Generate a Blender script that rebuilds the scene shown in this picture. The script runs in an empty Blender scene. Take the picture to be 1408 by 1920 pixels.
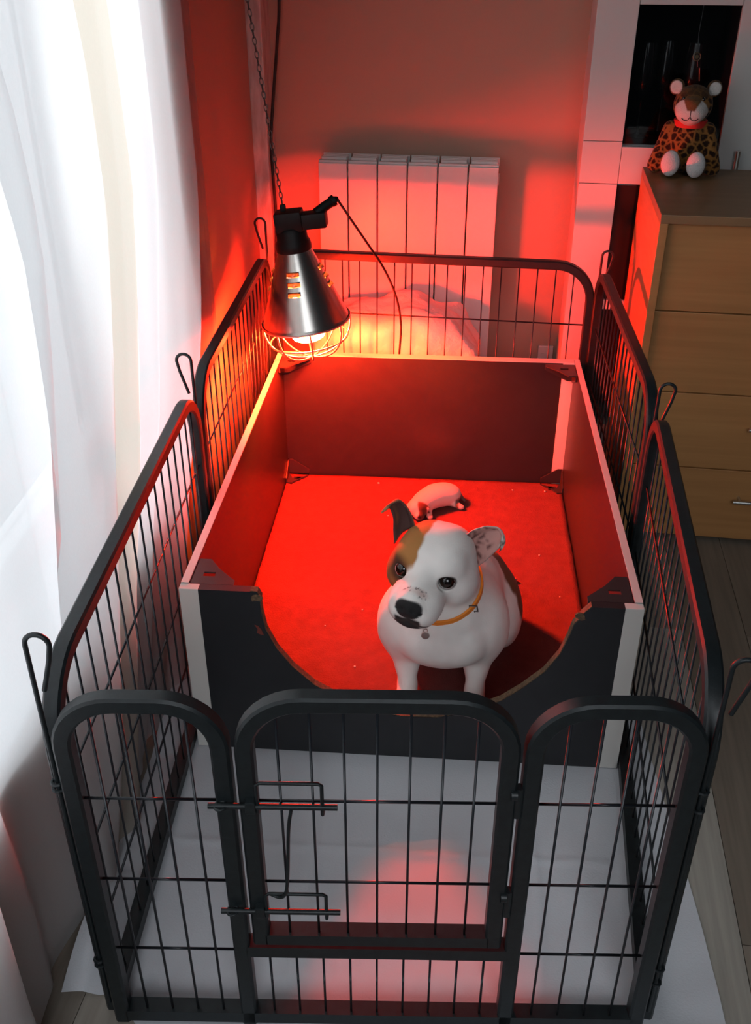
import bpy, bmesh, math, random
import numpy as np
from mathutils import Vector, Matrix, Euler
from mathutils import noise as mnoise

S = bpy.context.scene
C = S.collection
rnd = random.Random(7)

# ------------------------------------------------------------------ camera
cam_d = bpy.data.cameras.new('camera')
cam = bpy.data.objects.new('camera', cam_d); C.objects.link(cam)
cam_d.sensor_fit = 'HORIZONTAL'; cam_d.sensor_width = 36.0
cam_d.lens = 1834.5 / 1408 * 36.0
cam_d.clip_start = 0.02
PIT, YAW = 0.5478, 0.0760
fw = Vector((-math.sin(YAW) * math.cos(PIT), math.cos(YAW) * math.cos(PIT), -math.sin(PIT)))
rt = Vector((math.cos(YAW), math.sin(YAW), 0)); up = rt.cross(fw)
cam.matrix_world = Matrix(((rt.x, up.x, -fw.x, .4192), (rt.y, up.y, -fw.y, -.7578), (rt.z, up.z, -fw.z, 1.2913), (0, 0, 0, 1)))
S.camera = cam

# ------------------------------------------------------------------ light
W = bpy.data.worlds.new('world'); S.world = W; W.use_nodes = True
W.node_tree.nodes['Background'].inputs[0].default_value = (.62, .70, .80, 1)
W.node_tree.nodes['Background'].inputs[1].default_value = .028
S.view_settings.view_transform = 'Standard'; S.view_settings.look = 'None'
S.view_settings.exposure = 0.0; S.view_settings.gamma = 1.0; S.view_settings.use_curve_mapping = False
S.cycles.sample_clamp_indirect = 6.0
S.cycles.max_bounces = 8; S.cycles.transparent_max_bounces = 12
S.cycles.use_denoising = True

def area(name, loc, direction, sx, sy, power, col):
    l = bpy.data.lights.new(name, 'AREA'); l.shape = 'RECTANGLE'; l.size = sx; l.size_y = sy
    l.energy = power; l.color = col
    o = bpy.data.objects.new(name, l); C.objects.link(o); o.location = loc
    o.rotation_euler = Vector(direction).to_track_quat('-Z', 'Y').to_euler()
    return o
# daylight outside the curtained window, and the room's other window behind the photographer
area('window_daylight', (-.62, .22, 1.35), (1, 0, -.12), 1.9, 1.9, 43, (.92, .97, 1.0))
area('rear_window_daylight', (.75, -2.3, 1.85), (-.12, 1, -.68), 1.3, 1.3, 4.4, (.88, .94, 1.0))
LAMP_POWER = 1700.0
bpy.data.lights['rear_window_daylight'].spread = math.radians(60)

# ------------------------------------------------------------------ materials
def nt(m): return m.node_tree.nodes, m.node_tree.links
def mat(name, col, rough=.5, metal=0., spec=.5, noise=None, bump=None, sheen=0., emit=None, coat=0.):
    m = bpy.data.materials.new(name); m.use_nodes = True
    N, L = nt(m); b = N['Principled BSDF']
    b.inputs['Base Color'].default_value = (*col, 1); b.inputs['Roughness'].default_value = rough
    b.inputs['Metallic'].default_value = metal; b.inputs['Specular IOR Level'].default_value = spec
    if sheen: b.inputs['Sheen Weight'].default_value = sheen
    if coat: b.inputs['Coat Weight'].default_value = coat
    if emit:
        b.inputs['Emission Color'].default_value = (*emit[0], 1); b.inputs['Emission Strength'].default_value = emit[1]
    if noise or bump:
        tc = N.new('ShaderNodeTexCoord')
    if noise:                       # (scale vec, col2, contrast)
        mp = N.new('ShaderNodeMapping'); mp.inputs['Scale'].default_value = noise[0]
        nz = N.new('ShaderNodeTexNoise'); nz.inputs['Scale'].default_value = 1; nz.inputs['Detail'].default_value = 5
        rp = N.new('ShaderNodeValToRGB'); c = noise[2]
        rp.color_ramp.elements[0].position = .5 - c; rp.color_ramp.elements[1].position = .5 + c
        rp.color_ramp.elements[0].color = (*col, 1); rp.color_ramp.elements[1].color = (*noise[1], 1)
        L.new(tc.outputs['Object'], mp.inputs[0]); L.new(mp.outputs[0], nz.inputs[0])
        L.new(nz.outputs[0], rp.inputs[0]); L.new(rp.outputs[0], b.inputs['Base Color'])
    if bump:                        # (scale, strength, distance)
        n2 = N.new('ShaderNodeTexNoise'); n2.inputs['Scale'].default_value = bump[0]; n2.inputs['Detail'].default_value = 4
        bp = N.new('ShaderNodeBump'); bp.inputs['Strength'].default_value = bump[1]; bp.inputs['Distance'].default_value = bump[2]
        L.new(tc.outputs['Object'], n2.inputs[0]); L.new(n2.outputs[0], bp.inputs['Height']); L.new(bp.outputs[0], b.inputs['Normal'])
    return m

def mat_attr(name, rough=.8, sheen=.15, bump=(260, .25, .002), spec=.3):
    m = mat(name, (.8, .8, .8), rough, bump=bump, sheen=sheen, spec=spec)
    N, L = nt(m); a = N.new('ShaderNodeAttribute'); a.attribute_name = 'Col'
    L.new(a.outputs['Color'], N['Principled BSDF'].inputs['Base Color'])
    return m

def mat_cloth_translucent(name, col, trans, clear, weave=900):
    m = bpy.data.materials.new(name); m.use_nodes = True
    N, L = nt(m); N.remove(N['Principled BSDF']); out = N['Material Output']
    d = N.new('ShaderNodeBsdfDiffuse'); t = N.new('ShaderNodeBsdfTranslucent'); c = N.new('ShaderNodeBsdfTransparent')
    tc = N.new('ShaderNodeTexCoord'); mp = N.new('ShaderNodeMapping'); mp.inputs['Scale'].default_value = (weave, weave, weave * .2)
    nz = N.new('ShaderNodeTexNoise'); nz.inputs['Scale'].default_value = 1; nz.inputs['Detail'].default_value = 2
    mx = N.new('ShaderNodeMixRGB'); mx.inputs[1].default_value = (*[x * .93 for x in col], 1); mx.inputs[2].default_value = (*col, 1)
    L.new(tc.outputs['Object'], mp.inputs[0]); L.new(mp.outputs[0], nz.inputs[0]); L.new(nz.outputs[0], mx.inputs[0])
    a = N.new('ShaderNodeAttribute'); a.attribute_name = 'Col'
    mu = N.new('ShaderNodeMixRGB'); mu.blend_type = 'MULTIPLY'; mu.inputs[0].default_value = 1
    L.new(mx.outputs[0], mu.inputs[1]); L.new(a.outputs['Color'], mu.inputs[2])
    L.new(mu.outputs[0], d.inputs[0]); L.new(mu.outputs[0], t.inputs[0])
    s1 = N.new('ShaderNodeMixShader'); s1.inputs[0].default_value = trans
    s2 = N.new('ShaderNodeMixShader'); s2.inputs[0].default_value = clear
    L.new(d.outputs[0], s1.inputs[1]); L.new(t.outputs[0], s1.inputs[2])
    L.new(s1.outputs[0], s2.inputs[1]); L.new(c.outputs[0], s2.inputs[2]); L.new(s2.outputs[0], out.inputs[0])
    return m

M = dict(
    wall=mat('wall_paint', (.42, .29, .22), .85, bump=(180, .12, .002)),
    trim=mat('trim_paint', (.62, .58, .54), .7, noise=((60, 60, 14), (.45, .40, .36), .12), bump=(120, .3, .002)),
    white=mat('white_lacquer', (.60, .60, .58), .45),
    radiator=mat('radiator_enamel', (.74, .72, .70), .35),
    dark=mat('dark_gap', (.010, .010, .011), .8, spec=.1),
    pen=mat('pen_powder_coat', (.008, .011, .0125), .42, spec=.4, noise=((90, 90, 90), (.013, .018, .020), .2), bump=(500, .1, .001)),
    wire=mat('pen_wire', (.012, .015, .020), .4),
    board=mat('charcoal_laminate', (.018, .019, .021), .36, noise=((30, 30, 30), (.023, .024, .027), .3), spec=.4),
    edge=mat('white_edge_band', (.66, .64, .60), .5),
    chip=mat('raw_chipboard', (.17, .105, .055), .9, noise=((220, 220, 220), (.08, .05, .028), .15)),
    bracket=mat('black_plastic', (.030, .029, .030), .33),
    carpet=mat('dark_red_carpet', (.12, .038, .034), .95, spec=.25, noise=((38, 38, 38), (.165, .050, .044), .25), bump=(420, .7, .004)),
    sheet=mat('cotton_sheet', (.57, .58, .61), .9, bump=(320, .22, .002)),
    alu=mat('spun_aluminium', (.42, .39, .36), .27, metal=1., bump=(90, .05, .001)),
    socket=mat('bakelite', (.006, .006, .006), .5, spec=.2),
    cage=mat('cage_wire', (.70, .68, .64), .3, metal=.85),
    bulb=mat('infrared_bulb', (.6, .03, .02), .2, emit=((1, .018, .004), LAMP_POWER)),
    vent_glow=mat('bulb_vent_glow', (.6, .05, .02), .2, emit=((1, .13, .02), 4200)),  # extra emission added to make the shade's vents glow
    side_glow=mat('bulb_side_glow', (.55, .16, .13), .25, emit=((1, .018, .004), 2300)),  # emission added to throw red light sideways onto the radiator
    cord=mat('black_cord', (.012, .011, .011), .5),
    chain=mat('dull_chain', (.10, .09, .085), .5, metal=.9),
    sack=mat('white_plastic_sack', (.72, .70, .68), .5, bump=(35, .5, .01)),
    wood=mat('beech_veneer', (.46, .215, .072), .5, noise=((3, 9, 70), (.37, .165, .053), .25)),
    woodtop=mat('beech_veneer_top', (.27, .15, .068), .48, noise=((4, 50, 20), (.215, .115, .05), .25)),
    chrome=mat('brushed_steel', (.62, .61, .58), .3, metal=1.),
    glassdark=mat('smoked_glass', (.008, .009, .010), .12, spec=.35),
    crumb=mat('pale_crumb', (.75, .68, .55), .9),
    treat=mat('red_treat', (.60, .10, .08), .7),
    collar=mat('orange_webbing', (1.0, .30, .035), .6, bump=(900, .3, .001)),
    eye=mat('dark_eye', (.010, .007, .005), .06, spec=.8, coat=.6),
    eyeball=mat_attr('eyeball', .07, 0., (10, .0, .001), .7),
    sclera=mat('eye_white', (.62, .60, .58), .25),
    fur=mat_attr('short_fur', .8, .04, (300, .18, .0015)),
    pupfur=mat_attr('puppy_fur', .75, .2, (300, .15, .001)),
    plush=mat_attr('plush_fabric', .95, .08, (420, .6, .003), .1),
    red=mat('red_ribbon', (.62, .02, .015), .7, bump=(300, .3, .001)),
    thread=mat('dark_thread', (.02, .015, .015), .8),
    outlet=mat('outlet_plastic', (.62, .60, .58), .4),
    frame=mat('window_frame_white', (.7, .72, .74), .35),
    curtain=mat_cloth_translucent('curtain_voile', (.90, .90, .895), .62, .06),
    sheer=mat_cloth_translucent('curtain_sheer', (.88, .90, .92), .60, .10),
)
g = bpy.data.materials.new('window_glass'); g.use_nodes = True
_N, _L = nt(g); _N.remove(_N['Principled BSDF'])
_a = _N.new('ShaderNodeBsdfTransparent'); _b = _N.new('ShaderNodeBsdfGlossy'); _b.inputs['Roughness'].default_value = .02
_m = _N.new('ShaderNodeMixShader'); _m.inputs[0].default_value = .06
_L.new(_a.outputs[0], _m.inputs[1]); _L.new(_b.outputs[0], _m.inputs[2]); _L.new(_m.outputs[0], _N['Material Output'].inputs[0])
M['glass'] = g

g2 = g.copy(); g2.name = 'smoked_pane'; M['smoke'] = g2
for _n in g2.node_tree.nodes:
    if _n.type == 'BSDF_TRANSPARENT': _n.inputs[0].default_value = (.78, .79, .80, 1)
    if _n.type == 'MIX_SHADER': _n.inputs[0].default_value = .025

def plank_mat(i):
    a = rnd.choice([(.30, .255, .21), (.36, .32, .27), (.22, .18, .14), (.40, .37, .32), (.27, .225, .18)])
    b = tuple(x * .72 for x in a)
    return mat('plank_laminate', a, .5, noise=((95, 5, 40), b, .22), bump=(60, .1, .001))

# ------------------------------------------------------------------ mesh helpers
def link(name, me, m=None, parent=None, loc=(0, 0, 0), rot=(0, 0, 0)):
    o = bpy.data.objects.new(name, me); C.objects.link(o)
    if m and not me.materials: me.materials.append(m)
    o.location = loc; o.rotation_euler = rot
    if parent: o.parent = parent
    return o
def bm_obj(name, bm, m=None, parent=None, loc=(0, 0, 0), rot=(0, 0, 0), smooth=False, ang=40):
    bmesh.ops.recalc_face_normals(bm, faces=bm.faces)
    me = bpy.data.meshes.new(name); bm.to_mesh(me); bm.free()
    if smooth:
        me.polygons.foreach_set('use_smooth', [True] * len(me.polygons))
        me.set_sharp_from_angle(angle=math.radians(ang))
    return link(name, me, m, parent, loc, rot)
def copy(o, parent=None, loc=None, rot=None, scale=None, kids=True):
    c = o.copy(); C.objects.link(c)
    if parent is not None: c.parent = parent
    if loc is not None: c.location = loc
    if rot is not None: c.rotation_euler = rot
    if scale is not None: c.scale = scale
    if kids:
        for ch in list(o.children): copy(ch, c)
    return c
def empty(name, loc=(0, 0, 0), rotz=0., rot=None):
    o = bpy.data.objects.new(name, None); C.objects.link(o); o.location = loc
    o.rotation_euler = rot if rot else (0, 0, rotz); o.empty_display_size = .05
    return o
def tag(o, label=None, cat=None, group=None, kind=None):
    if label: o['label'] = label
    if cat: o['category'] = cat
    if group: o['group'] = group
    if kind: o['kind'] = kind
    return o
def box(bm, x0, x1, y0, y1, z0, z1, bev=0.):
    vs = [bm.verts.new(p) for p in ((x0, y0, z0), (x1, y0, z0), (x1, y1, z0), (x0, y1, z0), (x0, y0, z1), (x1, y0, z1), (x1, y1, z1), (x0, y1, z1))]
    fs = [bm.faces.new([vs[i] for i in f]) for f in ((3, 2, 1, 0), (4, 5, 6, 7), (0, 1, 5, 4), (1, 2, 6, 5), (2, 3, 7, 6), (3, 0, 4, 7))]
    if bev:
        es = {e for f in fs for e in f.edges}
        bmesh.ops.bevel(bm, geom=list(es), offset=bev, segments=2, affect='EDGES', profile=.6)
    return bm
def boxes(*bs, bev=0.):
    bm = bmesh.new()
    for b in bs: box(bm, *b, bev=bev)
    return bm
def sweep2(bm, pts, prof, axis='y', closed=False):
    """sweep a closed profile [(n, y)] along a planar path pts [(x, z)] in the local xz plane"""
    P = [Vector(p) for p in pts]; n = len(P); rings = []
    for i, p in enumerate(P):
        a = P[(i - 1) % n] if (closed or i > 0) else None; b = P[(i + 1) % n] if (closed or i < n - 1) else None
        d1 = (p - a).normalized() if a is not None else None; d2 = (b - p).normalized() if b is not None else None
        d = (d1 + d2).normalized() if d1 is not None and d2 is not None else (d1 or d2)
        s = 1.0
        if d1 is not None and d2 is not None: s = 1 / max(.35, d.dot(d2))
        nn = Vector((-d.y, d.x)) * s
        rings.append([bm.verts.new((p.x + nn.x * q[0], q[1], p.y + nn.y * q[0])) for q in prof])
    k = len(prof); m = n if closed else n - 1
    for i in range(m):
        r0, r1 = rings[i], rings[(i + 1) % n]
        for j in range(k): bm.faces.new((r0[j], r0[(j + 1) % k], r1[(j + 1) % k], r1[j]))
    if not closed:
        bm.faces.new(rings[0][::-1]); bm.faces.new(rings[-1])
def tube(bm, pts, r, n=8, closed=False):
    P = [Vector(p) for p in pts]; m = len(P)
    rr = r if isinstance(r, (list, tuple)) else [r] * m
    t0 = (P[1] - P[0]).normalized(); ref = Vector((0, 0, 1)) if abs(t0.z) < .9 else Vector((1, 0, 0))
    u = t0.cross(ref).normalized(); rings = []
    for i in range(m):
        a = P[i - 1] if (i > 0 or closed) else P[i]; b = P[(i + 1) % m] if (i < m - 1 or closed) else P[i]
        t = (b - a).normalized(); u = (u - t * u.dot(t)).normalized(); v = t.cross(u)
        rings.append([bm.verts.new(P[i] + (u * math.cos(2 * math.pi * j / n) + v * math.sin(2 * math.pi * j / n)) * rr[i]) for j in range(n)])
    for i in range(m if closed else m - 1):
        r0, r1 = rings[i], rings[(i + 1) % m]
        for j in range(n): bm.faces.new((r0[j], r0[(j + 1) % n], r1[(j + 1) % n], r1[j]))
    if not closed: bm.faces.new(rings[0][::-1]); bm.faces.new(rings[-1])
    return bm
def smooth_path(pts, sub=6):
    P = [Vector(p) for p in pts]; out = []
    for i in range(len(P) - 1):
        p0 = P[max(i - 1, 0)]; p1 = P[i]; p2 = P[i + 1]; p3 = P[min(i + 2, len(P) - 1)]
        for k in range(sub):
            t = k / sub
            out.append(.5 * (2 * p1 + (p2 - p0) * t + (2 * p0 - 5 * p1 + 4 * p2 - p3) * t * t + (3 * p1 - p0 - 3 * p2 + p3) * t ** 3))
    out.append(P[-1]); return out
def lathe(bm, prof, n=48, skip=None):
    rings = [[bm.verts.new((r * math.cos(2 * math.pi * j / n), r * math.sin(2 * math.pi * j / n), z)) for j in range(n)] for r, z in prof]
    for i in range(len(prof) - 1):
        for j in range(n):
            if skip and skip(i, j): continue
            bm.faces.new((rings[i][j], rings[i][(j + 1) % n], rings[i + 1][(j + 1) % n], rings[i + 1][j]))
    return rings
def prism(bm, outer, holes, lo, hi, plane='xy'):
    """extrude a polygon with holes; plane 'xy' extrudes z, 'xz' extrudes y"""
    def P(p, h): return (p[0], p[1], h) if plane == 'xy' else (p[0], h, p[1])
    edges = []; loops = []
    for lp in [outer] + list(holes):
        vs = [bm.verts.new(P(p, lo)) for p in lp]; loops.append(vs)
        edges += [bm.edges.new((vs[i], vs[(i + 1) % len(vs)])) for i in range(len(vs))]
    r = bmesh.ops.triangle_fill(bm, use_beauty=True, edges=edges)
    fs = [f for f in r['geom'] if isinstance(f, bmesh.types.BMFace)]
    mp = {}
    for lp in loops:
        for v in lp:
            q = v.co.copy()
            if plane == 'xy': q.z = hi
            else: q.y = hi
            mp[v] = bm.verts.new(q)
    for f in fs: bm.faces.new([mp[v] for v in reversed(f.verts)])
    for lp in loops:
        for i in range(len(lp)):
            a, b = lp[i], lp[(i + 1) % len(lp)]
            bm.faces.new((a, b, mp[b], mp[a]))
    return bm
def octprof(a, b, c):
    return [(-a + c, -b), (a - c, -b), (a, -b + c), (a, b - c), (a - c, b), (-a + c, b), (-a, b - c), (-a, -b + c)]
def arc_path(u0, u1, h, r, z0=0., n=8):
    p = [(u0, z0), (u0, h - r)]
    for i in range(1, n): t = math.pi * i / n / 2; p.append((u0 + r - r * math.cos(t), h - r + r * math.sin(t)))
    p += [(u0 + r, h), (u1 - r, h)]
    for i in range(1, n): t = math.pi * i / n / 2; p.append((u1 - r + r * math.sin(t), h - r + r * math.cos(t)))
    p += [(u1, h - r), (u1, z0)]
    return p

# ------------------------------------------------------------------ implicit-surface helper (bodies)
class SDF:
    def __init__(s, lo, hi, res):
        s.lo = np.array(lo, np.float32); s.res = res
        s.n = np.ceil((np.array(hi) - np.array(lo)) / res).astype(int) + 1
        s.F = np.full(s.n, 9., np.float32)
    def _sub(s, c, r):
        a = np.clip(((np.array(c) - r - s.lo) / s.res).astype(int), 0, s.n - 1); b = np.clip(((np.array(c) + r - s.lo) / s.res).astype(int) + 2, 1, s.n)
        ax = [s.lo[i] + s.res * np.arange(a[i], b[i], dtype=np.float32) for i in range(3)]
        sl = tuple(slice(a[i], b[i]) for i in range(3))
        return sl, np.stack(np.meshgrid(*ax, indexing='ij'), -1)
    def _merge(s, sl, d, k, op):
        A = s.F[sl]
        if op == 'u':
            h = np.clip(.5 + .5 * (A - d) / k, 0, 1); s.F[sl] = A * (1 - h) + d * h - k * h * (1 - h)
        else:
            d = -d; h = np.clip(.5 - .5 * (A - d) / k, 0, 1); s.F[sl] = A * (1 - h) + d * h + k * h * (1 - h)
    def ell(s, c, r, k=.02, R=None, op='u'):
        r = np.array(r, np.float32); sl, P = s._sub(c, r.max() + k + 2 * s.res)
        if P.size == 0: return
        Q = P - np.array(c, np.float32)
        if R is not None: Q = Q @ np.array(R, np.float32)
        k0 = np.linalg.norm(Q / r, axis=-1); k1 = np.linalg.norm(Q / (r * r), axis=-1) + 1e-9
        s._merge(sl, k0 * (k0 - 1) / k1, k, op)
    def cone(s, a, b, ra, rb, k=.02, op='u'):
        a = np.array(a, np.float32); b = np.array(b, np.float32); c = (a + b) / 2
        sl, P = s._sub(c, np.linalg.norm(b - a) / 2 + max(ra, rb) + k + 2 * s.res)
        if P.size == 0: return
        ab = b - a; t = np.clip(((P - a) @ ab) / (ab @ ab), 0, 1)
        d = np.linalg.norm(P - a - t[..., None] * ab, axis=-1) - (ra + (rb - ra) * t)
        s._merge(sl, d, k, op)
    def at(s, p):
        i = np.clip(((np.array(p) - s.lo) / s.res).round().astype(int), 0, s.n - 1); return s.F[tuple(i)]
    def mesh(s, it=2):
        F = np.clip(s.F, -.05, .05); ins = F < 0; nx, ny, nz = s.n
        cs = [(i, j, k) for i in (0, 1) for j in (0, 1) for k in (0, 1)]
        V = lambda A, o: A[o[0]:nx - 1 + o[0], o[1]:ny - 1 + o[1], o[2]:nz - 1 + o[2]]
        cnt = sum(V(ins, o).astype(np.int8) for o in cs); act = (cnt > 0) & (cnt < 8)
        idx = -np.ones(act.shape, np.int64); ii = np.argwhere(act); idx[act] = np.arange(len(ii))
        sm = np.zeros((len(ii), 3)); cn = np.zeros(len(ii))
        for o in cs:
            for ax in range(3):
                if o[ax]: continue
                q = list(o); q[ax] = 1
                f0 = V(F, o)[act]; f1 = V(F, q)[act]; m = (f0 < 0) != (f1 < 0)
                t = f0[m] / (f0[m] - f1[m]); p = np.tile(np.array(o, float), (m.sum(), 1)); p[:, ax] += t
                sm[m] += p; cn[m] += 1
        P = (ii + sm / cn[:, None]) * s.res + s.lo
        quads = []
        for ax in range(3):
            a, b = [(1, 2), (2, 0), (0, 1)][ax]
            A = ins; sl0 = [slice(1, -1)] * 3; sl1 = [slice(1, -1)] * 3
            sl0[ax] = slice(0, -1); sl1[ax] = slice(1, None)
            x0 = A[tuple(sl0)]; x1 = A[tuple(sl1)]; m = x0 != x1; e = np.argwhere(m)
            off = np.ones(3, int); off[ax] = 0; e = e + off
            da = np.zeros(3, int); da[a] = 1; db = np.zeros(3, int); db[b] = 1
            q = np.stack([idx[tuple((e - da - db).T)], idx[tuple((e - db).T)], idx[tuple(e.T)], idx[tuple((e - da).T)]], 1)
            fl = x1[m]; q[fl] = q[fl][:, ::-1]; quads.append(q)
        Q = np.concatenate(quads); Q = Q[(Q >= 0).all(1)]
        E = np.concatenate([Q[:, [0, 1]], Q[:, [1, 2]], Q[:, [2, 3]], Q[:, [3, 0]]]); E = np.concatenate([E, E[:, ::-1]])
        for _ in range(it):
            acc = np.zeros_like(P); c = np.zeros(len(P)); np.add.at(acc, E[:, 0], P[E[:, 1]]); np.add.at(c, E[:, 0], 1)
            P = P * .5 + acc / np.maximum(c, 1)[:, None] * .5
        return P, Q
def np_mesh(name, P, Q, col=None):
    me = bpy.data.meshes.new(name); me.vertices.add(len(P)); me.vertices.foreach_set('co', np.asarray(P, np.float32).ravel())
    me.loops.add(Q.size); me.loops.foreach_set('vertex_index', Q.astype(np.int32).ravel())
    k = Q.shape[1]; me.polygons.add(len(Q)); me.polygons.foreach_set('loop_start', np.arange(0, Q.size, k, dtype=np.int32))
    me.polygons.foreach_set('use_smooth', np.ones(len(Q), bool)); me.update(calc_edges=True); me.validate()
    if col is not None:
        a = me.color_attributes.new('Col', 'FLOAT_COLOR', 'POINT')
        a.data.foreach_set('color', np.concatenate([col, np.ones((len(col), 1))], 1).astype(np.float32).ravel())
    return me
def vnoise(P, f, seed=0):
    return np.array([mnoise.noise(Vector(p) * f + Vector((seed, seed * 2.3, 0))) for p in P])
def mixc(c, c2, w): return c * (1 - w[:, None]) + np.array(c2) * w[:, None]
def sstep(x, a, b): t = np.clip((x - a) / (b - a), 0, 1); return t * t * (3 - 2 * t)

# ================================================================== THE ROOM
RY = math.radians(-4.0)                                   # the back wall stands 4 degrees off the box
R0 = Vector((-.095, 2.06, 0))
def RW(x, y, z=0.):                                       # room coordinates -> world
    c, s = math.cos(RY), math.sin(RY); return (R0.x + c * x - s * y, R0.y + s * x + c * y, z)

wl = boxes((-.32, -.12, -2.2, -.62, 0, 2.5), (-.32, -.12, 1.06, 2.09, 0, 2.5), (-.32, -.12, -.62, 1.06, 0, .36), (-.32, -.12, -.62, 1.06, 2.25, 2.5))
o = tag(bm_obj('wall_left', wl, M['wall']), kind='structure')
wb = boxes((-.25, 2.6, 0, .15, 0, 2.5))
o = tag(bm_obj('wall_back', wb, M['wall'], loc=R0, rot=(0, 0, RY)), kind='structure')
# boxed-in pipe in the corner, with its worn edge strip
o = tag(bm_obj('trim_1', boxes((-.02, .022, -.085, .005, 0, 2.5), bev=.004), M['trim'], loc=R0, rot=(0, 0, RY)), kind='structure')
# window in the left wall
wn = tag(empty('window_1', (-.29, .22, .36)), kind='structure')
bm = boxes((-.02, .03, -.835, -.775, 0, 1.89), (-.02, .03, .775, .835, 0, 1.89), (-.02, .03, -.775, .775, 0, .06), (-.02, .03, -.775, .775, 1.83, 1.89), (-.02, .03, -.04, .04, .06, 1.83), bev=.004)
bm_obj('window_frame', bm, M['frame'], wn)
for ya, yb in ((-.775, -.04), (.04, .775)):
    bm_obj('pane', boxes((-.004, .002, ya, yb, .06, 1.83)), M['glass'], wn)
bm_obj('window_sill', boxes((-.03, .165, -.835, .835, -.02, .004), bev=.003), M['frame'], wn)

# floor: sub-floor slab with laminate planks
fl = tag(bm_obj('floor', boxes((-.15, 2.6, -3.6, .0, -.03, -.008)), M['dark'], loc=R0, rot=(0, 0, RY)), kind='structure')
pmats = [plank_mat(i) for i in range(6)]
pw = .132; xk = 1.112 - pw * 10; kk = 0
while xk < 2.5:
    y = -3.4 - rnd.random() * .5
    if abs(xk - (1.112 - pw)) < .01: y = -3.48
    if abs(xk - 1.112) < .01: y = -3.02
    while y < -.01:
        ln = 1.21; y1 = min(y + ln, -.002); y0 = max(y, -3.55)
        if y1 - y0 > .03:
            pm = boxes((xk + .0006, xk + pw - .0006, y0 + .0008, y1 - .0008, -.008, 0))
            bm_obj('plank', pm, pmats[kk % 6], fl); kk += 1 + (rnd.random() < .4)
        y += ln
    xk += pw

# ================================================================== CURTAINS
def curtain(name, label, edge_near, edge_far, x_of, folds, m, z0, z1, amp, ns=150, nz=40, colf=None, seed=0, slant=0.):
    """edge_near / edge_far: y as functions of z; folds: list of (s, width, depth)"""
    P = []; cols = []
    for j in range(nz):
        z = z0 + (z1 - z0) * j / (nz - 1)
        for i in range(ns):
            s = i / (ns - 1); ya, yb = edge_near(z), edge_far(z)
            y = ya + (yb - ya) * s
            d = 0
            for fs, fwid, fd in folds:
                t = (s - fs - slant * (z - .6)) / fwid
                d += fd * math.exp(-t * t) if t < 0 else fd * math.exp(-t * t * 60)
            d += amp * math.sin(s * 46 + seed + .6 * math.sin(z * 2)) * .4
            d += .004 * mnoise.noise(Vector((s * 9 + seed, z * 2.2, 3)))
            hem = .010 * math.sin(s * 30 + seed) * max(0, 1 - (z - z0) / .15)
            P.append((x_of(z, s) + d + hem, y, z)); cols.append(colf(s, z) if colf else (1, 1, 1))
    Q = [[j * ns + i, j * ns + i + 1, (j + 1) * ns + i + 1, (j + 1) * ns + i] for j in range(nz - 1) for i in range(ns - 1)]
    me = np_mesh(name, np.array(P), np.array(Q), np.array(cols)); return tag(link(name, me, m), label, 'curtain')
def lerp_z(tab):
    zs = [t[0] for t in tab]; ys = [t[1] for t in tab]; return lambda z: float(np.interp(z, zs, ys))
def band(s, z):
    # cream stripe with a paler strip along its far side, white elsewhere
    q = s - .15 * (min(z, 1.4) - .6)
    if .225 < q < .40: return (.80, .745, .655)
    if q < .225: return (.95, .95, .96)
    if .40 < q < .47: return (1.06, 1.08, 1.09)
    return (.97, .975, 1.0)
curtain('curtain', 'long white curtain with a cream stripe hanging behind the pen, pleated to the floor',
        lerp_z([(0.0, .16), (.45, .27), (.75, .33), (.95, .36), (1.1, .33), (1.7, .10), (2.2, .0)]), lerp_z([(0, .72), (.35, .90), (.55, 1.06), (.85, 1.14), (1.2, 1.15), (2.2, 1.16)]),
        lambda z, s: -.094, [(.225, .12, .032), (.40, .14, .034), (.475, .05, .016), (.66, .12, .010), (.99, .22, .026), (.0, .06, .014)], M['curtain'], .015, 2.25, .004, colf=band, slant=.15)
curtain('curtain', 'plain grey-white curtain edge hanging at the far end of the window, beside the red-lit wall',
        lambda z: 1.04, lambda z: 1.36, lambda z, s: -.108, [(.8, .2, .006)], M['curtain'], .015, 2.25, .002, ns=50, colf=lambda s, z: (.80, .78, .76), seed=2)
curtain('curtain', 'sheer white curtain at the left picture edge through which the window shows',
        lambda z: -.75, lambda z: .50, lambda z, s: -.114 + .018 * max(0, 1 - z / .4), [(.35, .1, .012), (.62, .1, .014), (.82, .1, .010)], M['sheer'], .015, 2.25, .005, seed=5)
curtain('curtain', 'bright white curtain hem at the bottom left corner, nearest the camera',
        lambda z: -.62, lambda z: -.092 + .01 * z, lambda z, s: -.055, [(.5, .2, .014), (.98, .12, .012)], M['curtain'], .012, 2.25, .006, ns=70, seed=9)

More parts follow.
